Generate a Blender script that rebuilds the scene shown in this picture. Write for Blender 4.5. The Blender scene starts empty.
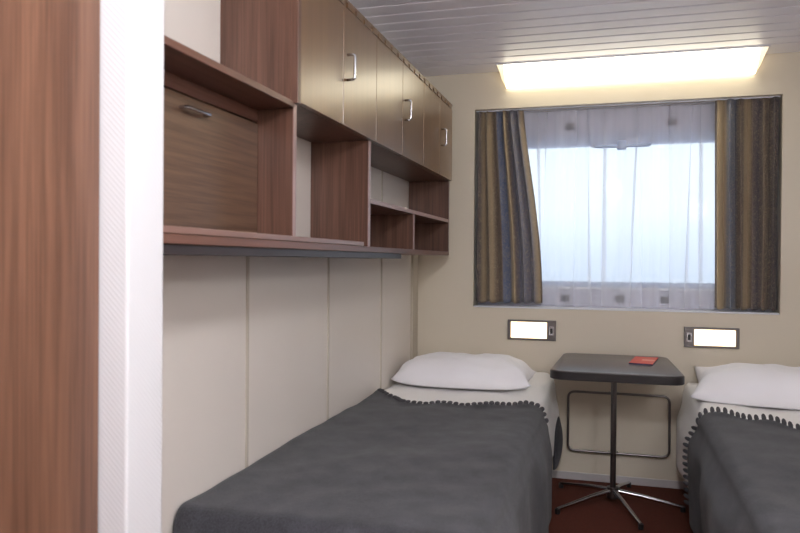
import bpy, bmesh, math, random
from mathutils import Vector, Matrix, noise

SC = bpy.context.scene
COL = SC.collection
random.seed(7)

# ------------------------------------------------------------------ camera
YAW, PITCH, ROLL = 0.2822774, -0.00803316, 0.00762304
cyaw, syaw = math.cos(YAW), math.sin(YAW)
Fv = Vector((-syaw * math.cos(PITCH), cyaw * math.cos(PITCH), math.sin(PITCH)))
Rv = Vector((cyaw, syaw, 0))
Uv = Rv.cross(Fv)
R2 = Rv * math.cos(ROLL) + Uv * math.sin(ROLL)
U2 = -Rv * math.sin(ROLL) + Uv * math.cos(ROLL)
cd = bpy.data.cameras.new('camera')
cd.sensor_width = 36
cd.lens = 722.55 * 36 / 800
cd.clip_start = 0.05
cd.dof.use_dof = True
cd.dof.focus_distance = 3.2
cd.dof.aperture_fstop = 4.5
cam = bpy.data.objects.new('camera', cd)
COL.objects.link(cam)
M3 = Matrix((R2, U2, -Fv)).transposed()
cam.matrix_world = Matrix.Translation((0.98422637, -3.7, 1.08408389)) @ M3.to_4x4()
SC.camera = cam

# ------------------------------------------------------------------ exposure
SC.view_settings.view_transform = 'Standard'
SC.view_settings.look = 'None'
SC.view_settings.gamma = 1.0
SC.view_settings.use_curve_mapping = False
SC.view_settings.exposure = 0.06

# ------------------------------------------------------------------ sky seen through the window
W = bpy.data.worlds.new('world')
SC.world = W
W.use_nodes = True
wn, wl = W.node_tree.nodes, W.node_tree.links
wn.clear()
wo = wn.new('ShaderNodeOutputWorld')
wb = wn.new('ShaderNodeBackground')
tc = wn.new('ShaderNodeTexCoord')
sp = wn.new('ShaderNodeSeparateXYZ')
rp = wn.new('ShaderNodeValToRGB')
wl.new(tc.outputs['Generated'], sp.inputs[0])
wl.new(sp.outputs['Z'], rp.inputs[0])
wl.new(rp.outputs[0], wb.inputs[0])
wl.new(wb.outputs[0], wo.inputs[0])
e = rp.color_ramp.elements
e[0].position = 0.0
e[0].color = (0.60, 0.68, 0.86, 1)
e[1].position = 0.07
e[1].color = (0.86, 0.94, 1.0, 1)
wb.inputs[1].default_value = 1.5

LAMP_E = 4.6        # the fluorescent ceiling lamp above the window
ENTRY_W = 60.0       # entrance ceiling lamp behind the camera
WALL_FILL_W = 34.0        # added fill light near the right wall, out of view
READ_E = 2.2        # reading lights

def lamp_point(name, loc, power, col, r):
    pl = bpy.data.lights.new(name, 'POINT')
    pl.energy = power; pl.color = col; pl.shadow_soft_size = r
    po = bpy.data.objects.new(name, pl); COL.objects.link(po)
    po.location = loc
lamp_point('entrance_lamp_light', (1.00, -3.45, 1.80), ENTRY_W, (0.95, 0.97, 1.0), 0.09)
lamp_point('right_wall_fill_light', (1.82, -3.55, 1.60), WALL_FILL_W, (0.97, 0.97, 1.0), 0.10)  # added fill that brightens the ceiling and partition, no known lamp

# ------------------------------------------------------------------ helpers
def lin(c):
    return tuple(((v / 255) / 12.92 if v / 255 <= 0.04045 else ((v / 255 + 0.055) / 1.055) ** 2.4) for v in c)

def mat(name, rgb, rough=0.5, metal=0.0, coat=0.0, bump=0.0, bscale=60.0, var=0.04, vscale=6.0, sheen=0.0):
    """plain procedural material: colour with slight noise variation and a fine bump"""
    m = bpy.data.materials.new(name); m.use_nodes = True
    n, l = m.node_tree.nodes, m.node_tree.links
    b = n['Principled BSDF']
    b.inputs['Roughness'].default_value = rough
    b.inputs['Metallic'].default_value = metal
    b.inputs['Coat Weight'].default_value = coat
    b.inputs['Coat Roughness'].default_value = 0.12
    b.inputs['Sheen Weight'].default_value = sheen
    t = n.new('ShaderNodeTexCoord')
    nz = n.new('ShaderNodeTexNoise'); nz.inputs['Scale'].default_value = vscale; nz.inputs['Detail'].default_value = 4
    l.new(t.outputs['Object'], nz.inputs['Vector'])
    r = n.new('ShaderNodeValToRGB')
    c = lin(rgb)
    r.color_ramp.elements[0].position = 0.3
    r.color_ramp.elements[1].position = 0.7
    r.color_ramp.elements[0].color = tuple(max(0, v * (1 - var)) for v in c) + (1,)
    r.color_ramp.elements[1].color = tuple(min(1, v * (1 + var)) for v in c) + (1,)
    l.new(nz.outputs['Fac'], r.inputs[0]); l.new(r.outputs[0], b.inputs['Base Color'])
    if bump:
        n2 = n.new('ShaderNodeTexNoise'); n2.inputs['Scale'].default_value = bscale; n2.inputs['Detail'].default_value = 3
        l.new(t.outputs['Object'], n2.inputs['Vector'])
        bp = n.new('ShaderNodeBump'); bp.inputs['Strength'].default_value = bump; bp.inputs['Distance'].default_value = 0.004
        l.new(n2.outputs['Fac'], bp.inputs['Height']); l.new(bp.outputs[0], b.inputs['Normal'])
    return m

def wood(name, dark, light, axis='Z', rough=0.35, fine=1.0, coat=0.0):
    """veneer: noise stretched along the grain axis"""
    m = bpy.data.materials.new(name); m.use_nodes = True
    n, l = m.node_tree.nodes, m.node_tree.links
    b = n['Principled BSDF']; b.inputs['Roughness'].default_value = rough
    b.inputs['Coat Weight'].default_value = coat
    b.inputs['Coat Roughness'].default_value = 0.2
    t = n.new('ShaderNodeTexCoord')
    def stretched(s, k, det):
        mp = n.new('ShaderNodeMapping')
        sc = [s, s, s]; sc['XYZ'.index(axis)] = s * k
        mp.inputs['Scale'].default_value = sc
        nz = n.new('ShaderNodeTexNoise'); nz.inputs['Scale'].default_value = 1.0; nz.inputs['Detail'].default_value = det
        l.new(t.outputs['Object'], mp.inputs[0]); l.new(mp.outputs[0], nz.inputs['Vector'])
        return nz
    a = stretched(26 * fine, 0.035, 3); c = stretched(120 * fine, 0.02, 4)
    mx = n.new('ShaderNodeMix'); mx.data_type = 'FLOAT'; mx.inputs[0].default_value = 0.45
    l.new(a.outputs['Fac'], mx.inputs[2]); l.new(c.outputs['Fac'], mx.inputs[3])
    r = n.new('ShaderNodeValToRGB')
    r.color_ramp.elements[0].position = 0.36; r.color_ramp.elements[1].position = 0.64
    r.color_ramp.elements[0].color = lin(dark) + (1,); r.color_ramp.elements[1].color = lin(light) + (1,)
    l.new(mx.outputs[0], r.inputs[0]); l.new(r.outputs[0], b.inputs['Base Color'])
    return m

def emis(name, rgb, strength, base=(240, 238, 230)):
    m = bpy.data.materials.new(name); m.use_nodes = True
    b = m.node_tree.nodes['Principled BSDF']
    b.inputs['Base Color'].default_value = lin(base) + (1,)
    b.inputs['Roughness'].default_value = 0.4
    b.inputs['Emission Color'].default_value = lin(rgb) + (1,)
    b.inputs['Emission Strength'].default_value = strength
    return m

def bx(bm, x0, x1, y0, y1, z0, z1, bev=0.0, seg=2):
    r = bmesh.ops.create_cube(bm, size=1.0)
    vs = r['verts']
    for v in vs:
        v.co = Vector(((x0 + x1) / 2 + v.co.x * (x1 - x0), (y0 + y1) / 2 + v.co.y * (y1 - y0), (z0 + z1) / 2 + v.co.z * (z1 - z0)))
    if bev:
        es = list({e for v in vs for e in v.link_edges})
        bmesh.ops.bevel(bm, geom=es, offset=bev, segments=seg, profile=0.5, affect='EDGES')
    return bm

def box(x0, x1, y0, y1, z0, z1, bev=0.0, seg=2):
    return bx(bmesh.new(), x0, x1, y0, y1, z0, z1, bev, seg)

def tube(bm, pts, r, n=12, closed=False):
    pts = [Vector(p) for p in pts]
    k = len(pts); rings = []
    up = None
    for i, p in enumerate(pts):
        if closed:
            d = (pts[(i + 1) % k] - pts[i - 1]).normalized()
        else:
            d = (pts[min(i + 1, k - 1)] - pts[max(i - 1, 0)]).normalized()
        if up is None:
            up = Vector((0, 0, 1)) if abs(d.z) < 0.9 else Vector((1, 0, 0))
        a = d.cross(up)
        if a.length < 1e-4: a = d.orthogonal()
        a.normalize(); b = a.cross(d).normalized(); up = b
        rr = r[i] if isinstance(r, (list, tuple)) else r
        rings.append([bm.verts.new(p + (a * math.cos(2 * math.pi * j / n) + b * math.sin(2 * math.pi * j / n)) * rr) for j in range(n)])
    m = k if closed else k - 1
    for i in range(m):
        A, B = rings[i], rings[(i + 1) % k]
        for j in range(n):
            bm.faces.new((A[j], A[(j + 1) % n], B[(j + 1) % n], B[j]))
    if not closed:
        bm.faces.new(list(reversed(rings[0]))); bm.faces.new(rings[-1])
    bmesh.ops.recalc_face_normals(bm, faces=bm.faces[:])
    return bm

def arcpath(corners, r, closed=False, seg=6):
    """polyline through corners with rounded bends"""
    c = [Vector(p) for p in corners]; out = []
    k = len(c)
    for i in range(k):
        if not closed and i in (0, k - 1):
            out.append(c[i]); continue
        p, a, b = c[i], c[i - 1], c[(i + 1) % k]
        u = (a - p).normalized(); w = (b - p).normalized()
        s, t = p + u * r, p + w * r
        for q in range(seg + 1):
            f = q / seg
            out.append((1 - f) ** 2 * s + 2 * f * (1 - f) * p + f * f * t)
    return out

def prism(pts, axis, a, b, bev=0.0):
    """closed 2D outline extruded along an axis from a to b; pts = (u,v) in the other two axes in XYZ order"""
    bm = bmesh.new()
    def mk(p, t):
        if axis == 'X': return (t, p[0], p[1])
        if axis == 'Y': return (p[0], t, p[1])
        return (p[0], p[1], t)
    A = [bm.verts.new(mk(p, a)) for p in pts]; B = [bm.verts.new(mk(p, b)) for p in pts]
    bm.faces.new(A); bm.faces.new(list(reversed(B)))
    for i in range(len(pts)):
        j = (i + 1) % len(pts)
        bm.faces.new((A[i], B[i], B[j], A[j]))
    bmesh.ops.recalc_face_normals(bm, faces=bm.faces[:])
    if bev:
        es = [e for e in bm.edges if len(e.link_faces) == 2 and e.calc_face_angle(0) > 0.6]
        bmesh.ops.bevel(bm, geom=es, offset=bev, segments=2, profile=0.5, affect='EDGES')
    return bm

def wpos(o):
    p = Vector((0, 0, 0))
    while o:
        p += Vector(o.location); o = o.parent
    return p

def obj(name, bm, m, parent=None, smooth=False, base=None):
    """link bm (drawn in world coordinates) as one mesh object; a child is stored relative to its parent"""
    if parent is not None:
        off = wpos(parent); loc = Vector((0, 0, 0))
    else:
        if base is None:
            xs = [v.co for v in bm.verts]
            lo = [min(p[i] for p in xs) for i in range(3)]; hi = [max(p[i] for p in xs) for i in range(3)]
            base = ((lo[0] + hi[0]) / 2, (lo[1] + hi[1]) / 2, lo[2])
        off = Vector(base); loc = Vector(base)
    for v in bm.verts: v.co -= off
    me = bpy.data.meshes.new(name)
    bm.to_mesh(me); bm.free()
    for mm in (m if isinstance(m, (list, tuple)) else [m]): me.materials.append(mm)
    o = bpy.data.objects.new(name, me)
    COL.objects.link(o)
    o.location = loc; o.parent = parent
    if smooth:
        if smooth is True: me.shade_smooth()
        else: me.set_sharp_from_angle(angle=smooth) if me.shade_smooth() is None else None
    return o

def tag(o, label, cat, group=None):
    o['label'] = label; o['category'] = cat
    if group: o['group'] = group
    return o

def thing(name, label, cat, loc, group=None):
    o = bpy.data.objects.new(name, None); COL.objects.link(o)
    o.location = loc; o.empty_display_size = 0.05
    return tag(o, label, cat, group)

def struct(name, bm, m, parent=None, smooth=False):
    o = obj(name, bm, m, parent, smooth)
    if parent is None: o['kind'] = 'structure'
    return o

def cyl(bm, c, axis, r, h, n=24, r2=None):
    """cylinder from c along axis for h"""
    c = Vector(c); a = Vector(axis).normalized()
    return tube(bm, [c, c + a * h], [r, r if r2 is None else r2], n)

SM = math.radians(35)

# ------------------------------------------------------------------ materials
M_wall = mat('cream_wall_laminate', (208, 198, 180), 0.38, var=0.015, vscale=2)
M_wallL = mat('pale_panel_laminate', (213, 205, 197), 0.4, var=0.015, vscale=2)
M_seam = mat('panel_seam', (182, 172, 158), 0.6)
M_post = mat('corner_profile_grey', (176, 166, 152), 0.45)
M_ceil = mat('lilac_grey_metal_slats', (244, 243, 252), 0.38, 0.0, var=0.02, vscale=3)
M_ceilback = mat('dark_gap', (70, 68, 72), 0.7)
M_floor = mat('dark_red_carpet', (88, 34, 13), 0.95, bump=0.6, bscale=300, var=0.18, vscale=90)
M_base = mat('light_grey_skirting', (185, 180, 180), 0.4)
M_woodV = wood('mahogany_veneer_upright', (72, 47, 37), (108, 76, 62), 'Z', 0.36, 1.6)
M_woodH = wood('walnut_veneer_horizontal', (76, 54, 41), (104, 78, 60), 'Y', 0.34, 3.4)
M_woodB = wood('mahogany_veneer_board', (78, 50, 40), (114, 78, 65), 'Y', 0.36)
M_woodN = wood('mahogany_wardrobe_veneer', (82, 54, 40), (116, 81, 62), 'Z', 0.4, 2.0)
M_edge = mat('window_lit_edge_band', (150, 122, 116), 0.32, var=0.05, vscale=20)  # lilac window light on the wood edges, put into the colour
M_door = wood('golden_brown_door_laminate', (106, 77, 48), (116, 86, 55), 'Z', 0.30, 0.7, coat=0.3)
M_gap = mat('dark_door_gap', (48, 36, 28), 0.8)
M_chrome = mat('brushed_chrome', (200, 200, 204), 0.22, 1.0, var=0.02)
M_chrome_d = mat('dull_steel', (120, 116, 116), 0.3, 1.0, var=0.03)
M_white = mat('white_frame_enamel', (214, 216, 224), 0.35)
M_frame = mat('grey_window_lining', (216, 216, 232), 0.5)
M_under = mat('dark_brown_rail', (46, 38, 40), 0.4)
M_lip = mat('brown_front_lip', (124, 94, 84), 0.3)
M_sash = mat('blue_grey_sash_metal', (170, 184, 214), 0.35)
M_led = mat('white_ledge_enamel', (250, 250, 252), 0.3)
M_black = mat('black_plastic', (26, 24, 25), 0.4)
M_table = mat('dark_brown_tabletop', (80, 70, 68), 0.33, var=0.08, vscale=60)
M_tedge = mat('black_rubber_edge', (30, 25, 27), 0.4)
M_red = mat('red_printed_cover', (214, 62, 44), 0.4, var=0.06, vscale=40)
M_bluegrey = mat('dark_blue_page_edge', (66, 66, 92), 0.6)
M_peach = mat('pale_print', (232, 160, 140), 0.5)
M_linen = mat('white_bed_linen', (236, 234, 238), 0.85, bump=0.12, bscale=420, var=0.02, sheen=0.2)
M_sheet = mat('off_white_bed_sheet', (236, 233, 230), 0.85, bump=0.15, bscale=420, var=0.02, sheen=0.2)
M_matt = mat('cream_mattress_ticking', (206, 198, 186), 0.9, bump=0.2, bscale=200)
M_bedbase = mat('dark_bed_base', (72, 62, 58), 0.6)
M_trim = mat('charcoal_scallop_stitching', (70, 68, 72), 0.95, bump=0.5, bscale=600)
M_paper = None

def wool():
    m = bpy.data.materials.new('charcoal_wool'); m.use_nodes = True
    n, l = m.node_tree.nodes, m.node_tree.links
    b = n['Principled BSDF']; b.inputs['Roughness'].default_value = 0.95
    b.inputs['Sheen Weight'].default_value = 0.1; b.inputs['Sheen Roughness'].default_value = 0.6
    t = n.new('ShaderNodeTexCoord')
    a = n.new('ShaderNodeTexNoise'); a.inputs['Scale'].default_value = 260; a.inputs['Detail'].default_value = 4
    c = n.new('ShaderNodeTexNoise'); c.inputs['Scale'].default_value = 14; c.inputs['Detail'].default_value = 5
    l.new(t.outputs['Object'], a.inputs[0]); l.new(t.outputs['Object'], c.inputs[0])
    mx = n.new('ShaderNodeMix'); mx.data_type = 'FLOAT'; mx.inputs[0].default_value = 0.45
    l.new(a.outputs['Fac'], mx.inputs[2]); l.new(c.outputs['Fac'], mx.inputs[3])
    r = n.new('ShaderNodeValToRGB')
    r.color_ramp.elements[0].position = 0.35; r.color_ramp.elements[1].position = 0.65
    r.color_ramp.elements[0].color = lin((26, 26, 30)) + (1,)
    r.color_ramp.elements[1].color = lin((64, 63, 69)) + (1,)
    l.new(mx.outputs[0], r.inputs[0]); l.new(r.outputs[0], b.inputs['Base Color'])
    bp = n.new('ShaderNodeBump'); bp.inputs['Strength'].default_value = 0.6; bp.inputs['Distance'].default_value = 0.003
    l.new(a.outputs['Fac'], bp.inputs['Height']); l.new(bp.outputs[0], b.inputs['Normal'])
    return m
M_wool = wool()

def wallpaper():
    """white embossed wallpaper with a fine diagonal rib"""
    m = bpy.data.materials.new('white_diagonal_ribbed_wallpaper'); m.use_nodes = True
    n, l = m.node_tree.nodes, m.node_tree.links
    b = n['Principled BSDF']; b.inputs['Roughness'].default_value = 0.6
    b.inputs['Base Color'].default_value = lin((206, 205, 207)) + (1,)
    t = n.new('ShaderNodeTexCoord'); s = n.new('ShaderNodeSeparateXYZ')
    l.new(t.outputs['Object'], s.inputs[0])
    a1 = n.new('ShaderNodeMath'); a1.operation = 'ADD'
    a2 = n.new('ShaderNodeMath'); a2.operation = 'ADD'
    l.new(s.outputs['Y'], a1.inputs[0]); l.new(s.outputs['X'], a1.inputs[1])
    l.new(a1.outputs[0], a2.inputs[0]); l.new(s.outputs['Z'], a2.inputs[1])
    mu = n.new('ShaderNodeMath'); mu.operation = 'MULTIPLY'; mu.inputs[1].default_value = 620
    sn = n.new('ShaderNodeMath'); sn.operation = 'SINE'
    l.new(a2.outputs[0], mu.inputs[0]); l.new(mu.outputs[0], sn.inputs[0])
    bp = n.new('ShaderNodeBump'); bp.inputs['Strength'].default_value = 0.16; bp.inputs['Distance'].default_value = 0.001
    l.new(sn.outputs[0], bp.inputs['Height']); l.new(bp.outputs[0], b.inputs['Normal'])
    return m
M_paper = wallpaper()

# ------------------------------------------------------------------ room shell
RW, H, YB = 2.055, 2.055, -4.9       # room width, height, entrance end
WL, WR, WB, WT = 0.307, 1.745, 0.846, 1.867   # window recess
RD = 0.17                            # recess depth
struct('floor', box(-0.1, RW + 0.1, YB, 0.25, -0.08, 0.0), M_floor)

bm = bmesh.new()
bx(bm, -0.1, RW + 0.1, YB, 0.0, H + 0.022, H + 0.06)
cbk = bm
struct('ceiling', cbk, M_ceilback)
bm = bmesh.new()
y = -0.17
bx(bm, 0.0, RW, -0.163, -0.001, H, H + 0.02, 0.002)
while y > YB:
    y1 = max(y - 0.1, YB)
    bx(bm, 0.0, RW, y1 + 0.010, y, H, H + 0.018, 0.0045)
    y -= 0.1
struct('ceiling_slats', bm, M_ceil)
bpy.data.objects['ceiling_slats'].parent = None

# back wall with the window opening
bm = bmesh.new()
T = 0.25
bx(bm, -0.1, WL, 0, T, -0.02, H + 0.06); bx(bm, WR, RW + 0.1, 0, T, -0.02, H + 0.06)
bx(bm, WL, WR, 0, T, -0.02, WB); bx(bm, WL, WR, 0, T, WT, H + 0.06)
struct('wall_back', bm, M_wall)
struct('wall_left', box(-0.1, 0.0, YB, 0.0, -0.02, H + 0.06), M_wallL)
struct('wall_right', box(RW, RW + 0.1, YB, 0.0, -0.02, H + 0.06), M_wallL)
struct('wall_front', box(-0.1, RW + 0.1, YB - 0.1, YB, -0.02, H + 0.06), M_wallL)

# left wall panel joints and corner profile
for i, ys in enumerate((-0.609, -1.245, -1.858)):
    bm = box(0.0, 0.0025, ys - 0.006, ys - 0.002, 0.0, H)
    bx(bm, 0.0, 0.0035, ys - 0.002, ys + 0.008, 0.0, H, 0.001)
    struct('trim_%d' % (i + 1), bm, [M_seam])
bm = box(0.0, 0.004, -0.108, -0.1, 0.0, H, 0.001)
bx(bm, 0.0, 0.012, -0.1, -0.0, 0.0, H, 0.003)
struct('trim_4', bm, M_post)
struct('baseboard_back', box(0.0, RW, -0.008, 0.0, 0.0, 0.037, 0.002), M_base)
struct('baseboard_right', box(RW - 0.008, RW, YB, -0.008, 0.0, 0.037, 0.002), M_base)

# partition that ends beside the bed, papered white, and the wardrobe nearer the camera
XP, YP0, YP1 = 0.223, -2.683, -2.583
struct('wall_partition', box(0.0, XP, YP0, YP1, 0.0, H, 0.004), M_paper)
wd = thing('wardrobe', 'tall reddish-brown wooden wardrobe at far left, edge against the white papered partition', 'wardrobe', (0.08, -3.4, 0))
obj('carcass', box(0.0, 0.141, -4.2, YP0 - 0.002, 0.0, H - 0.001), M_woodN, wd)
obj('door', box(0.1415, 0.170, -3.42, YP0 - 0.003, 0.03, H - 0.01, 0.001), M_woodN, wd)
d2 = obj('door', box(0.1415, 0.170, -4.19, -3.425, 0.03, H - 0.01, 0.001), M_woodN, wd)

# ------------------------------------------------------------------ window
GX0, GX1, GZ0, GZ1 = 0.47, 1.60, 0.985, 1.685
bm = bmesh.new()
ya, yb = RD - 0.03, RD + 0.03
bx(bm, WL, GX0, ya, yb, WB, WT); bx(bm, GX1, WR, ya, yb, WB, WT)
bx(bm, GX0, GX1, ya, yb, WB, GZ0); bx(bm, GX0, GX1, ya, yb, GZ1, WT)
win = struct('window_1', bm, M_frame)
# raised sash
bm = bmesh.new()
f = 0.028; ft = 0.055
bx(bm, GX0 - f, GX0, ya - 0.018, ya, GZ0 - f, GZ1 + ft, 0.004); bx(bm, GX1, GX1 + f, ya - 0.018, ya, GZ0 - f, GZ1 + ft, 0.004)
bx(bm, GX0, GX1, ya - 0.018, ya, GZ0 - f, GZ0, 0.004); bx(bm, GX0, GX1, ya - 0.018, ya, GZ1, GZ1 + ft, 0.004)
struct('window_sash', bm, M_sash, win)
struct('window_ledge', box(GX0 - f, GX1 + f, ya - 0.03, ya, GZ0 - f - 0.012, GZ0 - f - 0.001, 0.003), M_led, win)
struct('window_sill', box(WL + 0.002, WR - 0.002, 0.004, ya - 0.001, WB + 0.0005, WB + 0.008, 0.002), M_white, win)
m = bpy.data.materials.new('clear_glass'); m.use_nodes = True
n, l = m.node_tree.nodes, m.node_tree.links
n.clear()
o_ = n.new('ShaderNodeOutputMaterial'); tr = n.new('ShaderNodeBsdfTransparent'); gl = n.new('ShaderNodeBsdfGlossy')
gl.inputs['Roughness'].default_value = 0.02; mx = n.new('ShaderNodeMixShader'); mx.inputs[0].default_value = 0.004
tr.inputs[0].default_value = (0.95, 0.98, 1, 1)
l.new(tr.outputs[0], mx.inputs[1]); l.new(gl.outputs[0], mx.inputs[2]); l.new(mx.outputs[0], o_.inputs[0])
struct('window_pane', box(GX0, GX1, RD, RD + 0.006, GZ0, GZ1), m, win)
# catches on the lining
for (x, z) in ((0.78, 1.784), (1.277, 1.787), (0.763, 0.898), (1.037, 0.900), (1.253, 0.898)):
    bm = box(x - 0.022, x + 0.022, ya - 0.012, ya, z - 0.016, z + 0.016, 0.003)
    bx(bm, x - 0.008, x + 0.008, ya - 0.022, ya - 0.010, z - 0.006, z + 0.006, 0.002)
    obj('window_catch', bm, M_black, win)
bm = bmesh.new()
zz = 1.668
tube(bm, arcpath([(0.892, ya - 0.02, 1.70), (0.892, ya - 0.045, zz), (1.174, ya - 0.045, zz), (1.174, ya - 0.02, 1.70)], 0.02), 0.008, 10)
bx(bm, 1.015, 1.06, ya - 0.055, ya - 0.018, zz - 0.018, zz + 0.028, 0.006)
obj('window_handle', bm, M_sash, win, SM)

# sea far outside
M_sea = mat('pale_hazy_sea', (186, 194, 212), 0.35, bump=0.2, bscale=0.5, var=0.05, vscale=0.02)
struct('sea', box(-1500, 1500, 4, 3000, -9.0, -8.5), M_sea)
# pale boat far out
bt = thing('boat', 'small white boat far out on the pale sea, seen through the net curtain', 'boat', (-5.5, 62, -8.5))
M_boat = mat('white_boat_paint', (250, 250, 250), 0.4)
bm = prism([(-9.2, -7.9), (-8.6, -8.55), (-3.2, -8.55), (-2.2, -7.9)], 'Y', 60.5, 63.5, 0.05)
obj('hull', bm, M_boat, bt)
obj('cabin', box(-7.6, -4.0, 61, 63, -7.9, -6.7, 0.1), M_boat, bt)

# ------------------------------------------------------------------ cloths
def cloth_uv(o, nu, nv):
    me = o.data
    uv = me.uv_layers.new(name='UVMap')
    for lp in me.loops:
        i = lp.vertex_index
        uv.data[lp.index].uv = ((i // (nv + 1)) / nu, (i % (nv + 1)) / nv)

def grid(nu, nv, fn):
    bm = bmesh.new()
    V = [[bm.verts.new(fn(i / nu, j / nv)) for j in range(nv + 1)] for i in range(nu + 1)]
    for i in range(nu):
        for j in range(nv):
            bm.faces.new((V[i][j], V[i + 1][j], V[i + 1][j + 1], V[i][j + 1]))
    bm.verts.index_update()
    return bm

def drape_mat(name, stops):
    m = bpy.data.materials.new(name); m.use_nodes = True
    n, l = m.node_tree.nodes, m.node_tree.links
    b = n['Principled BSDF']; b.inputs['Roughness'].default_value = 0.75; b.inputs['Sheen Weight'].default_value = 0.15
    uv = n.new('ShaderNodeUVMap'); s = n.new('ShaderNodeSeparateXYZ')
    l.new(uv.outputs[0], s.inputs[0])
    nz = n.new('ShaderNodeTexNoise'); nz.inputs['Scale'].default_value = 22; nz.inputs['Detail'].default_value = 2
    l.new(uv.outputs[0], nz.inputs['Vector'])
    r = n.new('ShaderNodeValToRGB')
    els = r.color_ramp.elements
    while len(els) < len(stops): els.new(0.5)
    for k, (p, c) in enumerate(stops):
        els[k].position = p; els[k].color = lin(c) + (1,)
    l.new(s.outputs['X'], r.inputs[0])
    # woven scroll pattern
    mp = n.new('ShaderNodeMapping'); mp.inputs['Scale'].default_value = (26, 46, 1)
    l.new(uv.outputs[0], mp.inputs[0])
    vz = n.new('ShaderNodeTexNoise'); vz.inputs['Scale'].default_value = 1.0; vz.inputs['Detail'].default_value = 1.5; vz.inputs['Distortion'].default_value = 2.2
    l.new(mp.outputs[0], vz.inputs['Vector'])
    rr = n.new('ShaderNodeValToRGB')
    rr.color_ramp.elements[0].position = 0.46; rr.color_ramp.elements[0].color = (0, 0, 0, 1)
    rr.color_ramp.elements[1].position = 0.50; rr.color_ramp.elements[1].color = (1, 1, 1, 1)
    e3 = rr.color_ramp.elements.new(0.55); e3.color = (0, 0, 0, 1)
    l.new(vz.outputs['Fac'], rr.inputs[0])
    sc = n.new('ShaderNodeMath'); sc.operation = 'MULTIPLY'; sc.inputs[1].default_value = 0.5
    l.new(rr.outputs[0], sc.inputs[0])
    mx = n.new('ShaderNodeMix'); mx.data_type = 'RGBA'
    l.new(sc.outputs[0], mx.inputs[0]); l.new(r.outputs[0], mx.inputs[6])
    mx.inputs[7].default_value = lin((176, 160, 132)) + (1,)
    l.new(mx.outputs[2], b.inputs['Base Color'])
    return m

DKP = (70, 62, 66); GOLD = (152, 134, 108); BRN = (104, 90, 78); BLU = (88, 98, 122); LAV = (112, 110, 120); TAN = (172, 152, 122)
ML = drape_mat('striped_gold_blue_cloth', [(0.0, DKP), (0.10, DKP), (0.13, GOLD), (0.20, BRN), (0.29, GOLD), (0.33, BRN), (0.43, (98, 86, 78)), (0.46, BLU), (0.53, BLU), (0.56, TAN), (0.62, TAN), (0.65, BRN), (0.69, (106, 108, 124)), (0.92, LAV), (0.975, GOLD), (1.0, BRN)])
MR = drape_mat('striped_brown_blue_cloth', [(0.0, BRN), (0.04, BRN), (0.06, TAN), (0.15, TAN), (0.19, (106, 112, 126)), (0.32, (92, 98, 114)), (0.36, BRN), (0.46, (98, 86, 80)), (0.49, GOLD), (0.53, GOLD), (0.57, BRN), (0.68, (80, 74, 82)), (0.76, BRN), (0.84, BRN), (0.88, DKP), (1.0, (60, 52, 58))])

def ss(t):
    t = max(0, min(1, t)); return t * t * (3 - 2 * t)

def curtain(name, m, label, tx0, tx1, bx0, bx1, ztop, zbot, folds, side, flare):
    nu, nv = 170, 44
    def fn(u, v):
        z = ztop + (zbot - ztop) * v
        k = flare(v)
        x0 = tx0 + (bx0 - tx0) * k; x1 = tx1 + (bx1 - tx1) * k
        ph = 2 * math.pi * folds * (u + 0.02 * math.sin(5 * u + 1.7)) + 0.35 * math.sin(3 * v + 4 * u)
        amp = 0.030 * (0.75 + 0.25 * math.sin(9 * u + side)) * (1 - 0.35 * v * (u if side > 0 else 0.3))
        x = x0 + (x1 - x0) * (u + 0.0 * math.sin(ph)) + 0.006 * math.sin(ph * 1 + 0.6)
        x = min(max(x, WL + 0.004), WR - 0.004)
        y = 0.074 - amp * 2.1 * (0.04 + abs(math.sin(ph / 2))) ** 0.65 + 0.003 * math.sin(17 * u + 6 * v)
        if v < 0.06: y = 0.040 + (y - 0.040) * (0.55 + 0.45 * v / 0.06)
        return Vector((x, y, z + 0.004 * math.sin(ph) * (1 if v > 0.95 else 0)))
    bm = grid(nu, nv, fn)
    root = thing(name, label, 'curtain', ((bx0 + bx1) / 2, 0.04, zbot))
    o = obj('drape', bm, m, root, True)
    cloth_uv(o, nu, nv)
    sol = o.modifiers.new('t', 'SOLIDIFY'); sol.thickness = 0.0025; sol.offset = 0
    # gathering tape and hooks at the head
    bm = bmesh.new()
    pts = [fn(i / nu, 0.012) + Vector((0, 0.006, 0)) for i in range(0, nu + 1, 2)]
    A = [bm.verts.new(p + Vector((0, 0, 0.008))) for p in pts]; B = [bm.verts.new(p - Vector((0, 0, 0.012))) for p in pts]
    for i in range(len(pts) - 1): bm.faces.new((A[i], A[i + 1], B[i + 1], B[i]))
    tp = obj('heading_tape', bm, M_linen, root)
    s2 = tp.modifiers.new('t', 'SOLIDIFY'); s2.thickness = 0.002
    return root

def flareL(v): return ss(v ** 0.75) * 0.96 + 0.04 * v
curtain('curtain', ML, 'short striped gold, brown and blue curtain flaring out at left of the window', 0.314, 0.548, 0.309, 0.649, 1.862, 0.872, 6.0, 1, flareL)
curtain('curtain', MR, 'short striped brown and blue curtain hanging straight at right of the window', 1.457, 1.741, 1.466, 1.741, 1.862, 0.866, 6.0, -1, lambda v: v)
bpy.context.view_layer.update()
rail = thing('curtain_rail', 'slim white curtain track fixed under the top of the window recess', 'curtain rail', (1.026, 0.06, WT))
obj('track', box(WL + 0.002, WR - 0.002, 0.034, 0.046, WT - 0.006, WT - 0.0002, 0.001), M_white, rail)
obj('track', box(WL + 0.002, WR - 0.002, 0.084, 0.096, WT - 0.006, WT - 0.0002, 0.001), M_white, rail)

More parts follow.
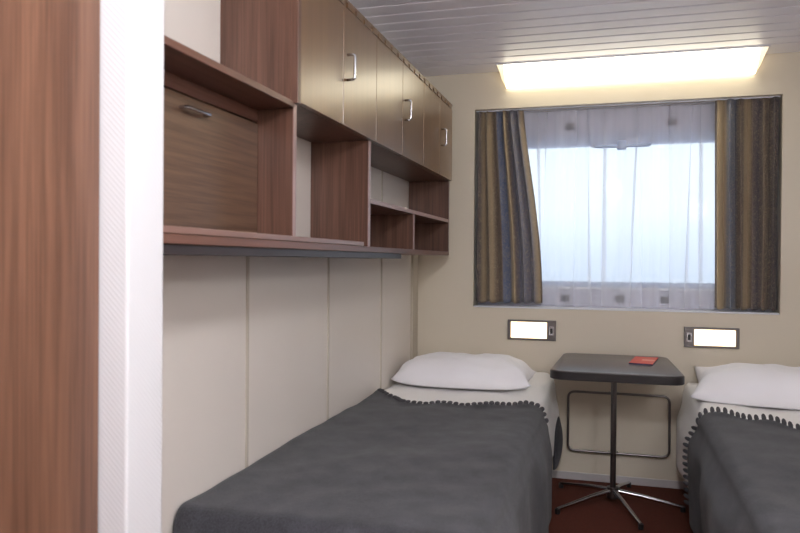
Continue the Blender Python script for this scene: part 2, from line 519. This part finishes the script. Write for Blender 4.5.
# sheer net curtain
m = bpy.data.materials.new('white_sheer_voile'); m.use_nodes = True
n, l = m.node_tree.nodes, m.node_tree.links
n.clear()
o_ = n.new('ShaderNodeOutputMaterial'); tr = n.new('ShaderNodeBsdfTransparent')
df = n.new('ShaderNodeBsdfDiffuse'); tl = n.new('ShaderNodeBsdfTranslucent')
df.inputs[0].default_value = (0.93, 0.93, 0.96, 1); tl.inputs[0].default_value = (0.9, 0.91, 0.96, 1)
ad = n.new('ShaderNodeMixShader'); ad.inputs[0].default_value = 0.5
l.new(df.outputs[0], ad.inputs[1]); l.new(tl.outputs[0], ad.inputs[2])
mx = n.new('ShaderNodeMixShader')
t = n.new('ShaderNodeUVMap'); mp = n.new('ShaderNodeMapping'); mp.inputs['Scale'].default_value = (16, 0.4, 1)
nz = n.new('ShaderNodeTexNoise'); nz.inputs['Scale'].default_value = 1; nz.inputs['Detail'].default_value = 3
mr = n.new('ShaderNodeMapRange'); mr.inputs[1].default_value = 0.3; mr.inputs[2].default_value = 0.7; mr.inputs[3].default_value = 0.36; mr.inputs[4].default_value = 0.52
l.new(t.outputs[0], mp.inputs[0]); l.new(mp.outputs[0], nz.inputs['Vector']); l.new(nz.outputs['Fac'], mr.inputs[0])
l.new(mr.outputs[0], mx.inputs[0]); l.new(tr.outputs[0], mx.inputs[1]); l.new(ad.outputs[0], mx.inputs[2])
l.new(mx.outputs[0], o_.inputs[0])
nu, nv = 420, 24
FOL = [0.035 + 0.93 * (k + 0.5 + 0.35 * math.sin(k * 2.4)) / 12 for k in range(12)]
def sheer(u, v):
    z = 1.860 + (0.858 - 1.860) * v
    x = 0.42 + (1.62 - 0.42) * u
    y = 0.090
    for k, c in enumerate(FOL):
        c2 = c + 0.018 * (v - 0.3) * math.sin(k * 1.9)
        d = (u - c2) / 0.017
        w = math.exp(-d * d)
        y += 0.016 * w * (0.8 + 0.2 * math.sin(k))
        x += -0.052 * d * w * (0.7 + 0.35 * math.sin(k * 1.3 + 2 * v))
    y += 0.004 * math.sin(40 * u + 2 * v) + 0.004 * math.sin(93 * u)
    return Vector((x, y, z))
bm = grid(nu, nv, sheer)
sh = obj('net_curtain', bm, m, None, True)
cloth_uv(sh, nu, nv)
tag(sh, 'sheer white net curtain with soft folds in front of the window pane', 'curtain')

# ------------------------------------------------------------------ ceiling lamp above the window
M_diff = emis('glowing_diffuser', (255, 244, 214), LAMP_E)
M_cap = emis('dimmer_diffuser_end', (255, 232, 190), 1.1)
lamp = thing('ceiling_lamp', 'long glowing white fluorescent ceiling lamp above the window', 'lamp', (1.047, -0.08, 1.965))
def lprof(t0, y0, z0):
    return [(-0.006, 2.049), (-0.006, z0), (-0.03, z0 - 0.002), (-0.085, z0 + 0.026), (-0.125, z0 + 0.058), (y0, 2.049)]
def loft(xs, profs):
    bm = bmesh.new(); R = []
    for x, p in zip(xs, profs):
        R.append([bm.verts.new((x, a, b)) for a, b in p])
    for i in range(len(R) - 1):
        for j in range(len(R[0])):
            k = (j + 1) % len(R[0])
            bm.faces.new((R[i][j], R[i][k], R[i + 1][k], R[i + 1][j]))
    bm.faces.new(R[0]); bm.faces.new(list(reversed(R[-1])))
    bmesh.ops.recalc_face_normals(bm, faces=bm.faces[:])
    return bm
P0 = [(-0.006, 2.049), (-0.006, 1.966), (-0.03, 1.962), (-0.08, 1.985), (-0.125, 2.015), (-0.15, 2.047)]
def capprof(k):   # shrink towards the top back as the end slopes in
    return [(a, 2.049 - (2.049 - b) * k) for a, b in P0]
obj('diffuser', loft([0.475, 1.622], [P0, P0]), M_diff, lamp)
obj('end_cap', loft([0.442, 0.450, 0.4745], [capprof(0.12), capprof(0.45), P0]), M_cap, lamp)
obj('end_cap', loft([1.6225, 1.648, 1.656], [P0, capprof(0.45), capprof(0.12)]), M_cap, lamp)
obj('housing', box(0.436, 1.662, -0.153, -0.001, 2.0495, H - 0.0003, 0.001), M_white, lamp)
# entrance lamp (behind the camera)
el = thing('ceiling_lamp', 'square white ceiling lamp by the cabin entrance', 'lamp', (1.00, -3.45, 2.03))
obj('shade', box(0.90, 1.10, -3.55, -3.35, 2.035, H - 0.0005, 0.004), M_white, el)

wl_ = thing('added_wall_lamp', 'made-up square white lamp fitting on the right wall, out of view', 'lamp', (2.04, -3.55, 1.52))  # unseen fitting, added to go with the fill light
obj('base_plate', box(2.035, RW - 0.0005, -3.63, -3.47, 1.52, 1.68, 0.004), M_white, wl_)
# ------------------------------------------------------------------ reading lights
def reading_light(x0, x1, z0, z1, flip, label):
    r = thing('reading_light', label, 'wall light', ((x0 + x1) / 2, -0.008, z0), 'reading lights under the window')
    fr = 0.010
    sw = 0.045
    a0, a1 = (x0 + sw, x1 - fr - 0.006) if flip else (x0 + fr + 0.006, x1 - sw)
    bm = bmesh.new()
    bx(bm, x0, x1, -0.014, 0, z1 - fr, z1, 0.002); bx(bm, x0, x1, -0.014, 0, z0, z0 + fr, 0.002)
    bx(bm, x0, a0, -0.014, 0, z0 + fr, z1 - fr, 0.0015); bx(bm, a1, x1, -0.014, 0, z0 + fr, z1 - fr, 0.0015)
    obj('frame', bm, M_chrome_d, r)
    obj('diffuser', box(a0 + 0.0005, a1 - 0.0005, -0.010, -0.0005, z0 + fr + 0.0005, z1 - fr - 0.0005, 0.002), M_read, r)
    sx = (x0 + a0) / 2 if flip else (a1 + x1) / 2
    s = obj('switch', box(sx - 0.012, sx + 0.012, -0.019, -0.0145, (z0 + z1) / 2 - 0.022, (z0 + z1) / 2 + 0.022, 0.001), M_chrome, r)
    obj('rocker', box(sx - 0.006, sx + 0.006, -0.022, -0.0192, (z0 + z1) / 2 - 0.013, (z0 + z1) / 2 + 0.013, 0.001), M_black, s)
M_read = emis('warm_glowing_panel', (255, 224, 182), READ_E)
reading_light(0.488, 0.730, 0.687, 0.789, False, 'lit chrome-framed reading light above the left pillow, switch on its right')
reading_light(1.329, 1.572, 0.682, 0.779, True, 'lit chrome-framed reading light above the right pillow, switch on its left')

# ------------------------------------------------------------------ wall cabinets
CX, ZC, ZT = 0.220, 1.486, 1.867
HY = []
def d_handle(bm, x, y, z0, z1, out=0.025):
    tube(bm, arcpath([(x - 0.002, y, z0), (x + out, y, z0), (x + out, y, z1), (x - 0.002, y, z1)], 0.01, seg=4), 0.0040, 10)
def cabinet(y0, ym, y1, label, first):
    r = thing('wall_cabinet', label, 'cabinet', (CX / 2, (y0 + y1) / 2, ZC), 'wall cabinets above the left bed')
    xb = CX - 0.018
    bm = bmesh.new(); t = 0.016
    bx(bm, 0.0005, xb, y0 + 0.0005, y0 + t, ZC, ZT); bx(bm, 0.0005, xb, y1 - t, y1 - 0.0005, ZC, ZT)
    bx(bm, 0.0005, xb, y0 + t, y1 - t, ZC, ZC + t); bx(bm, 0.0005, xb, y0 + t, y1 - t, ZT - t, ZT)
    bx(bm, 0.0005, 0.008, y0 + t, y1 - t, ZC + t, ZT - t)
    obj('carcass', bm, M_woodV, r)
    for k, (a, b) in enumerate(((y0, ym), (ym, y1))):
        aa = a + (0.022 if first and k == 0 else 0.0015)
        d = obj('door', box(xb + 0.0005, CX, aa, b - 0.0015, ZC + 0.001, ZT - 0.028, 0.0015), M_door, r)
        if k == 1:
            bm = bmesh.new(); d_handle(bm, CX, a + 0.030, 1.627, 1.702)
            obj('handle', bm, M_chrome, d, True)
    if first:
        obj('side_stile', box(xb + 0.0005, CX + 0.002, y0, y0 + 0.020, ZC - 0.004, ZT, 0.001), M_woodV, r)
    # slotted cornice
    bm = bmesh.new()
    ya_ = y0 + (0.022 if first else 0.001)
    bx(bm, xb + 0.0005, CX - 0.004, ya_, y1 - 0.001, ZT - 0.026, ZT)
    yy = ya_ + 0.02
    bx(bm, CX - 0.004, CX, ya_, y1 - 0.001, ZT - 0.007, ZT)
    while yy < y1 - 0.03:
        bx(bm, CX - 0.004, CX, yy, yy + 0.058, ZT - 0.022, ZT - 0.0075)
        yy += 0.080
    obj('cornice', bm, M_door, r)
cabinet(-2.013, -1.682, -1.366, 'two-door wall cabinet nearest the camera, with exposed reddish side panel', True)
cabinet(-1.366, -1.044, -0.718, 'middle two-door golden-brown wall cabinet above the open shelves', False)
cabinet(-0.718, -0.415, -0.140, 'two-door wall cabinet farthest back, beside the window wall', False)

# ------------------------------------------------------------------ open shelf unit under the cabinets
sh_ = thing('wall_shelf', 'long open wooden wall shelf unit below the cabinets over the left bed', 'shelf', (0.1, -1.25, 1.108))
SX = 0.208
YS0, YS1 = YP1 + 0.001, -0.140
obj('bottom_board', box(0.001, SX, YS0, YS1, 1.112, 1.131, 0.0015), M_woodB, sh_)
obj('front_rail', box(SX - 0.014, SX + 0.002, YS0, -1.455, 1.1315, 1.145, 0.0015), M_lip, sh_)
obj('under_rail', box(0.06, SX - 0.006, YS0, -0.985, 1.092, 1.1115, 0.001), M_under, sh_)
def upright(y, z0, z1, th=0.018, x1=SX):
    o = obj('divider', box(0.001, x1 - 0.0015, y - th, y, z0, z1), M_woodV, sh_)
    obj('edge_band', box(x1 - 0.001, x1 + 0.001, y - th, y, z0, z1), M_edge, o)  # paler front edge, window light painted in
    return o
upright(-1.990, 1.1455, ZC - 0.0045, 0.018)
upright(-1.390, 1.1315, ZC - 0.001, 0.022)
upright(-0.815, 1.1315, 1.276, 0.018)
obj('side_panel', box(0.001, SX, -0.160, -0.142, 1.1315, ZC - 0.001, 0.001), M_woodV, sh_)
o = obj('middle_board', box(0.001, SX - 0.001, -1.389, -0.161, 1.277, 1.292), M_woodB, sh_)
obj('edge_band', box(SX - 0.0008, SX + 0.001, -1.389, -0.161, 1.277, 1.292), M_edge, o)  # same painted window light along the board front
obj('top_board', box(0.001, SX + 0.006, YS0, -2.0145, 1.470, 1.486, 0.0015), M_woodB, sh_)
obj('back_board', box(0.080, 0.092, YS0, -2.009, 1.132, 1.469), M_woodB, sh_)
fp = obj('fold_down_panel', box(0.0925, 0.110, YS0 + 0.004, -2.011, 1.136, 1.434, 0.001), M_woodH, sh_)
obj('upper_board', box(0.0925, 0.110, YS0 + 0.004, -2.011, 1.4375, 1.469), M_woodB, sh_)
fp['label'] = 'fold-down panel with horizontal grain and small bar handle'
bm = bmesh.new()
hy0, hy1, hz = -2.362, -2.268, 1.405
tube(bm, arcpath([(0.104, hy0, hz), (0.128, hy0, hz), (0.128, hy1, hz), (0.104, hy1, hz)], 0.008, seg=4), 0.0042, 10)
cyl(bm, (0.105, hy0, hz), (1, 0, 0), 0.009, 0.004, 16); cyl(bm, (0.105, hy1, hz), (1, 0, 0), 0.009, 0.004, 16)
obj('handle', bm, M_chrome, fp, SM)

# ------------------------------------------------------------------ beds
LEN = 2.215
def nz3(x, y, z=0.0, s=1.0): return noise.noise(Vector((x * s, y * s, z)))

def bed(mir, blabel, slabel, plabel, blab):
    """mir=False: left bed (wall at X=0); mir=True: its mirror image along the right wall"""
    def X(x): return RW - x if mir else x
    def mbox(x0, x1, *a, **k):
        p, q = sorted((X(x0), X(x1))); return box(p, q, *a, **k)
    w = 0.728
    sd = 3.7 if mir else 0.0
    b = thing('bed', blabel, 'bed', (X(0.37), -1.1, 0), 'single beds along the walls')
    obj('bed_base', mbox(0.012, w - 0.03, -LEN + 0.03, -0.03, 0.0, 0.30, bev=0.004), M_bedbase, b)
    bm = mbox(0.005, w - 0.008, -LEN + 0.02, -0.02, 0.3005, 0.4855, bev=0.03, seg=4)
    obj('mattress', bm, M_matt, b, SM)
    # generic cloth over the bed: s across from the wall, t from the wall end to the foot
    def surf(s, t, lift, bul, rx=0.05, ry=0.05):
        top = 0.489 + lift
        wx = w - 0.004 + lift
        # across
        fx = wx - rx
        if s <= fx: x, zx = s, 0.0
        elif s <= fx + rx * math.pi / 2:
            a = (s - fx) / rx; x = fx + rx * math.sin(a); zx = rx * (1 - math.cos(a))
        else:
            dd = s - fx - rx * math.pi / 2; x = wx + bul(dd, t); zx = rx + dd
        ly = LEN + lift; fy = ly - ry
        if t <= fy: y, zy = t, 0.0
        elif t <= fy + ry * math.pi / 2:
            a = (t - fy) / ry; y = fy + ry * math.sin(a); zy = ry * (1 - math.cos(a))
        else:
            dd = t - fy - ry * math.pi / 2; y = ly + 0.01 * min(1, dd / 0.1); zy = ry + dd
        z = top - max(zx, zy)
        return x, y, z
    if not mir:
        key = [(0.0, 0.69), (0.1, 0.77), (0.2, 0.89), (0.34, 0.88), (0.48, 0.855), (0.60, 0.80), (0.70, 0.755), (0.78, 0.74), (1.3, 0.74)]
    else:
        key = [(0.0, 1.04), (0.2, 1.0), (0.43, 0.90), (0.53, 0.82), (0.65, 0.73), (0.70, 0.70), (0.76, 0.69), (1.3, 0.66)]
    def head(s):
        for (a, p), (b_, q) in zip(key, key[1:]):
            if s <= b_: return p + (q - p) * ss((s - a) / (b_ - a))
        return key[-1][1]
    # white sheet on the head half
    sN, tN = 76, 60
    sdrop = w + 0.30
    def fs(u, v):
        s = 0.008 + u * (sdrop - 0.008); t = 0.022 + v * 1.0
        def bul(dd, tt):
            k = ss((head(1.0) + 0.03 - tt) / 0.10)
            return 0.004 + k * ((0.034 if mir else 0.014) * ss(dd / 0.12) + 0.008 * math.sin(11 * tt + 5 * dd + sd) * ss(dd / 0.1))
        x, y, z = surf(s, t, 0.002, bul, 0.045)
        if s < w - 0.03:
            un = ss((head(s) - 0.02 - t) / 0.08)
            z += un * (0.006 * nz3(s * 9, t * 9, sd) + 0.006) + 0.008 * ss((s - 0.45) / 0.15) * math.sin(t * 22 + sd) * ss((0.7 - t) / 0.2) 
            z += 0.026 * ss((s - 0.50) / 0.16) * ss((0.45 - t) / 0.25)
        elif z > 0.40:
            z += 0.026 * ss((0.45 - t) / 0.25) * ss((z - 0.40) / 0.06) + 0.006 * ss((z - 0.40) / 0.06)
        return Vector((X(x), -y, max(z, 0.12)))
    bm = grid(sN, tN, fs)
    if mir: bmesh.ops.reverse_faces(bm, faces=bm.faces[:])
    o = obj('bed_sheet', bm, M_sheet, None, True, base=(X(0.37), -0.5, 0.489))
    so = o.modifiers.new('t', 'SOLIDIFY'); so.thickness = 0.003; so.offset = 1
    tag(o, slabel, 'bed sheet', 'white sheets on the beds')
    # charcoal blanket
    sN, tN = 110, 130
    sdrop = w + 0.43
    tend = LEN + 0.30
    def fb(u, v):
        s = 0.008 + u * (sdrop - 0.008)
        t0 = head(s); t = t0 + v * (tend - t0)
        def bul(dd, tt):
            k = ss(dd / 0.15)
            return (0.034 * ss(dd / 0.09) - 0.075 * dd if mir else 0.014 * ss(dd / 0.05)) + 0.014 * k * math.sin(6.5 * tt + 1.2 + sd) + 0.008 * k * math.sin(17 * tt + 4 * dd) + 0.015 * k
        x, y, z = surf(s, t, 0.012, bul, 0.036, 0.05)
        k = ss((w + 0.02 - s) / 0.1)
        z += k * (0.012 * nz3(s * 3.2, t * 2.4, sd + 2) + 0.005 * nz3(s * 9, t * 7, sd + 5) + 0.004)
        # slightly sunk towards the foot
        z -= 0.006 * ss((t - 1.6) / 0.5)
        # lifted hem
        z += 0.006 * ss(1 - v / 0.03) * k + 0.004 * k * math.sin(40 * s) * ss(1 - v / 0.05)
        return Vector((X(x), -y, max(z, 0.035)))
    bm = grid(sN, tN, fb)
    if mir: bmesh.ops.reverse_faces(bm, faces=bm.faces[:])
    o = obj('blanket', bm, M_wool, None, True, base=(X(0.37), -1.4, 0.50))
    so = o.modifiers.new('t', 'SOLIDIFY'); so.thickness = 0.007; so.offset = 1
    tag(o, blab, 'blanket', 'charcoal blankets on the beds')
    # scalloped hem: a row of rounded lobes along the head edge, on down the hanging side
    bm = bmesh.new()
    step = 0.0235 if not mir else 0.0245
    L = 0.0; prev = fb(0, 0); i = 0; acc = 0
    n_ = 900
    for q in range(1, n_ + 1):
        p = fb(q / n_, 0); acc += (p - prev).length
        if acc >= step:
            acc = 0
            if p.z < (0.13 if mir else 0.44): break
            d = (p - prev).normalized()
            nrm = Vector((0, 0, 1)) if p.z > 0.46 else Vector((-1 if mir else 1, 0, 0.15)).normalized()
            outv = Vector((0, 1, 0))
            curl = 0.5 + 0.5 * math.sin(i * 2.1)
            dirv = (outv + nrm * (0.12 + 0.25 * curl + 0.6 * ss((p.x - 0.5) / 0.1) if not mir else 0.75 + 0.2 * curl)).normalized()
            c = p + dirv * (0.003 if mir else 0.0) + nrm * 0.003
            side = dirv.cross(nrm).normalized(); up = side.cross(dirv).normalized()
            R = Matrix((side, dirv, up)).transposed().to_4x4()
            ml = Matrix.Translation(c) @ R @ Matrix.Diagonal((0.0082 if mir else 0.0110, 0.0190 if mir else 0.0125, 0.0040, 1))
            bmesh.ops.create_uvsphere(bm, u_segments=12, v_segments=8, radius=1.0, matrix=ml)
            i += 1
        prev = p
    obj('scalloped_hem', bm, M_trim, o, True)
    if not mir:
        # corner of the blanket tucked down at the head end
        def fc(u, v):
            a = -0.06 - 0.16 * u
            k = math.sin(math.pi * min(1, u * 1.0)) ** 0.6
            z = 0.10 + (0.335 - 0.10) * v * (0.72 + 0.28 * k)
            x = 0.728 + 0.008 + 0.034 * k * math.sin(math.pi * (0.12 + 0.8 * (1 - v))) ** 0.8
            return Vector((x, a, z))
        c = obj('hanging_corner', grid(20, 20, fc), M_wool, o, True)
        so = c.modifiers.new('t', 'SOLIDIFY'); so.thickness = 0.006
    return X

def pillow(cx, cy, cz, sx, sy, h, rot, seed, label, tilt=0.0, pull=0.0):
    n_ = 64
    bm = bmesh.new()
    def pt(u, v, sgn):
        a, b = 2 * u - 1, 2 * v - 1
        pin = (1 - 0.05 * (1 - a * a) * abs(b) ** 3) if b > 0 or seed > 5 else (1 - 0.22 * abs(b) ** 2 * a * a)      # edges pulled in between the corners
        pin2 = 1 - 0.09 * (1 - b * b) * abs(a) ** 3
        x = a * sx / 2 * pin2; y = b * sy / 2 * pin
        env = (max(0, 1 - abs(a) ** 3.6) * max(0, 1 - abs(b) ** 3.6)) ** 0.5
        wr = 0.018 * noise.noise(Vector((a * 2.1, b * 2.6, seed))) + 0.006 * noise.noise(Vector((a * 5 + b * 2, b * 5, seed + 3)))
        rad = 0.006 * math.sin(9 * math.atan2(b, a) + seed) * (a * a + b * b) * 0.6
        if sgn > 0: z = h * (0.80 - 0.10 * b) * env + (wr + rad) * min(1, env * 2)
        else: z = -h * 0.14 * env
        return Vector((x, y, z + 0.10 * h * ((abs(a) ** 6) * (abs(b) ** 6)) + (0.055 * ((1 - a) / 2) ** 7 * ((1 + b) / 2) ** 5 if seed > 5 else 0)))
    T_ = [[bm.verts.new(pt(i / n_, j / n_, 1)) for j in range(n_ + 1)] for i in range(n_ + 1)]
    B_ = [[T_[i][j] if i in (0, n_) or j in (0, n_) else bm.verts.new(pt(i / n_, j / n_, -1)) for j in range(n_ + 1)] for i in range(n_ + 1)]
    for i in range(n_):
        for j in range(n_):
            bm.faces.new((T_[i][j], T_[i + 1][j], T_[i + 1][j + 1], T_[i][j + 1]))
            bm.faces.new((B_[i][j], B_[i][j + 1], B_[i + 1][j + 1], B_[i + 1][j]))
    bmesh.ops.rotate(bm, cent=(0, 0, 0), matrix=Matrix.Rotation(tilt, 3, 'X'), verts=bm.verts)
    bmesh.ops.rotate(bm, cent=(0, 0, 0), matrix=Matrix.Rotation(rot, 3, 'Z'), verts=bm.verts)
    bmesh.ops.translate(bm, vec=(cx, cy, cz), verts=bm.verts)
    o = obj('pillow', bm, M_linen, None, True)
    tag(o, label, 'pillow', 'white pillows on the beds')
    return o

bed(False, 'single bed along the left wall, mostly hidden under a charcoal blanket',
    'white sheet on the left bed showing around its pillow', '',
    'charcoal grey wool blanket with scalloped hem on the left bed')
bed(True, 'single bed at the right edge of the picture under a charcoal blanket',
    'white sheet on the right bed hanging beside the table', '',
    'charcoal grey wool blanket with scalloped hem on the right bed')
pillow(0.326, -0.290, 0.520, 0.645, 0.46, 0.150, 0.03, 1.3, 'plump white pillow lying flat on the left bed under the reading light', 0.0)
pillow(1.678, -0.300, 0.520, 0.68, 0.45, 0.155, -0.14, 6.1, 'white pillow with creased corner on the right bed, cut by the picture edge', 0.03)

# ------------------------------------------------------------------ table between the beds
tb = thing('pedestal_table', 'small dark-topped table on a chrome post between the two beds', 'table', (1.008, -0.33, 0))
def outline(inset, n=8):
    c = [(0.746 + inset, -0.665 + inset), (1.280 - inset, -0.665 + inset), (1.252 - inset, -0.04 - inset), (0.770 + inset, -0.04 - inset)]
    p = arcpath([(a, b, 0) for a, b in c], 0.065 - inset, True, n)
    return [(q.x, q.y) for q in p]
obj('table_top', prism(outline(0.004), 'Z', 0.600, 0.636, 0.0015), M_table, tb, SM)
bm = bmesh.new()
o1, o2 = outline(0.0), outline(0.0042)
k = len(o1)
rows = [[bm.verts.new((x, y, z)) for (x, y) in oo] for oo, z in ((o2, 0.5985), (o1, 0.601), (o1, 0.630), (o2, 0.6335))]
for a in range(3):
    for j in range(k):
        bm.faces.new((rows[a][j], rows[a][(j + 1) % k], rows[a + 1][(j + 1) % k], rows[a + 1][j]))
bm.faces.new(list(reversed(rows[0])))
obj('edge_band', bm, M_tedge, tb, SM)
bm = bmesh.new()
cyl(bm, (1.008, -0.33, 0.050), (0, 0, 1), 0.0125, 0.540, 24)
obj('post', bm, M_chrome_d, tb, SM)
bm = bmesh.new()
cyl(bm, (1.008, -0.33, 0.586), (0, 0, 1), 0.07, 0.012, 28)
cyl(bm, (1.008, -0.33, 0.570), (0, 0, 1), 0.020, 0.016, 20)
obj('mounting_plate', bm, M_black, tb, SM)
bm = bmesh.new()
cyl(bm, (1.008, -0.33, 0.030), (0, 0, 1), 0.026, 0.048, 24)
obj('hub', bm, M_chrome_d, tb, SM)
for k, ang in enumerate((75, 144, 221, 291, 358)):
    a = math.radians(ang); d = Vector((math.cos(a), math.sin(a), 0)); r = 0.295 + (0.01 if k in (2, 3) else 0)
    c = Vector((1.008, -0.33, 0))
    bm = bmesh.new()
    tube(bm, [c + d * 0.02 + Vector((0, 0, 0.062)), c + d * 0.12 + Vector((0, 0, 0.050)), c + d * r + Vector((0, 0, 0.020))], [0.011, 0.010, 0.007], 12)
    lg = obj('leg', bm, M_chrome, tb, SM)
    bm = bmesh.new(); cyl(bm, c + d * (r - 0.002), (0, 0, 1), 0.011, 0.022, 16)
    obj('foot_glide', bm, M_black, lg, SM)

bk = thing('booklet', 'small red printed booklet lying on the dark table top', 'booklet', (1.13, -0.24, 0.636))
def quad(c, z0, z1): return prism(c, 'Z', z0, z1)
cor = [(1.070, -0.365), (1.168, -0.385), (1.205, -0.150), (1.105, -0.135)]
obj('pages', quad(cor, 0.6362, 0.6422), M_bluegrey, bk)
obj('cover', quad(cor, 0.6424, 0.6434), M_red, bk)
bm = bmesh.new()
def lerp2(u, v):
    a = Vector(cor[0] + (0,)).lerp(Vector(cor[1] + (0,)), u); b = Vector(cor[3] + (0,)).lerp(Vector(cor[2] + (0,)), u)
    return a.lerp(b, v)
q = [lerp2(0.42, 0.42), lerp2(0.95, 0.42), lerp2(0.95, 0.62), lerp2(0.42, 0.62)]
obj('pale_print_band', prism([(p.x, p.y) for p in q], 'Z', 0.64345, 0.6437), M_peach, bk)

# chrome guard rail on the wall behind the table
gr = thing('wall_rail', 'rounded chrome tube frame fixed low on the wall behind the table', 'rail', (1.03, -0.03, 0.15))
bm = bmesh.new()
tube(bm, arcpath([(0.794, -0.035, 0.154), (1.266, -0.035, 0.154), (1.266, -0.035, 0.445), (0.794, -0.035, 0.445)], 0.035, True, 6), 0.006, 12, True)
obj('tube_frame', bm, M_chrome_d, gr, True)
for x in (0.99, 1.03):
    for z in (0.154, 0.445):
        bm = bmesh.new(); cyl(bm, (x, -0.0355, z), (0, 1, 0), 0.004, 0.035, 12)
        obj('wall_bracket', bm, M_chrome_d, gr, SM)
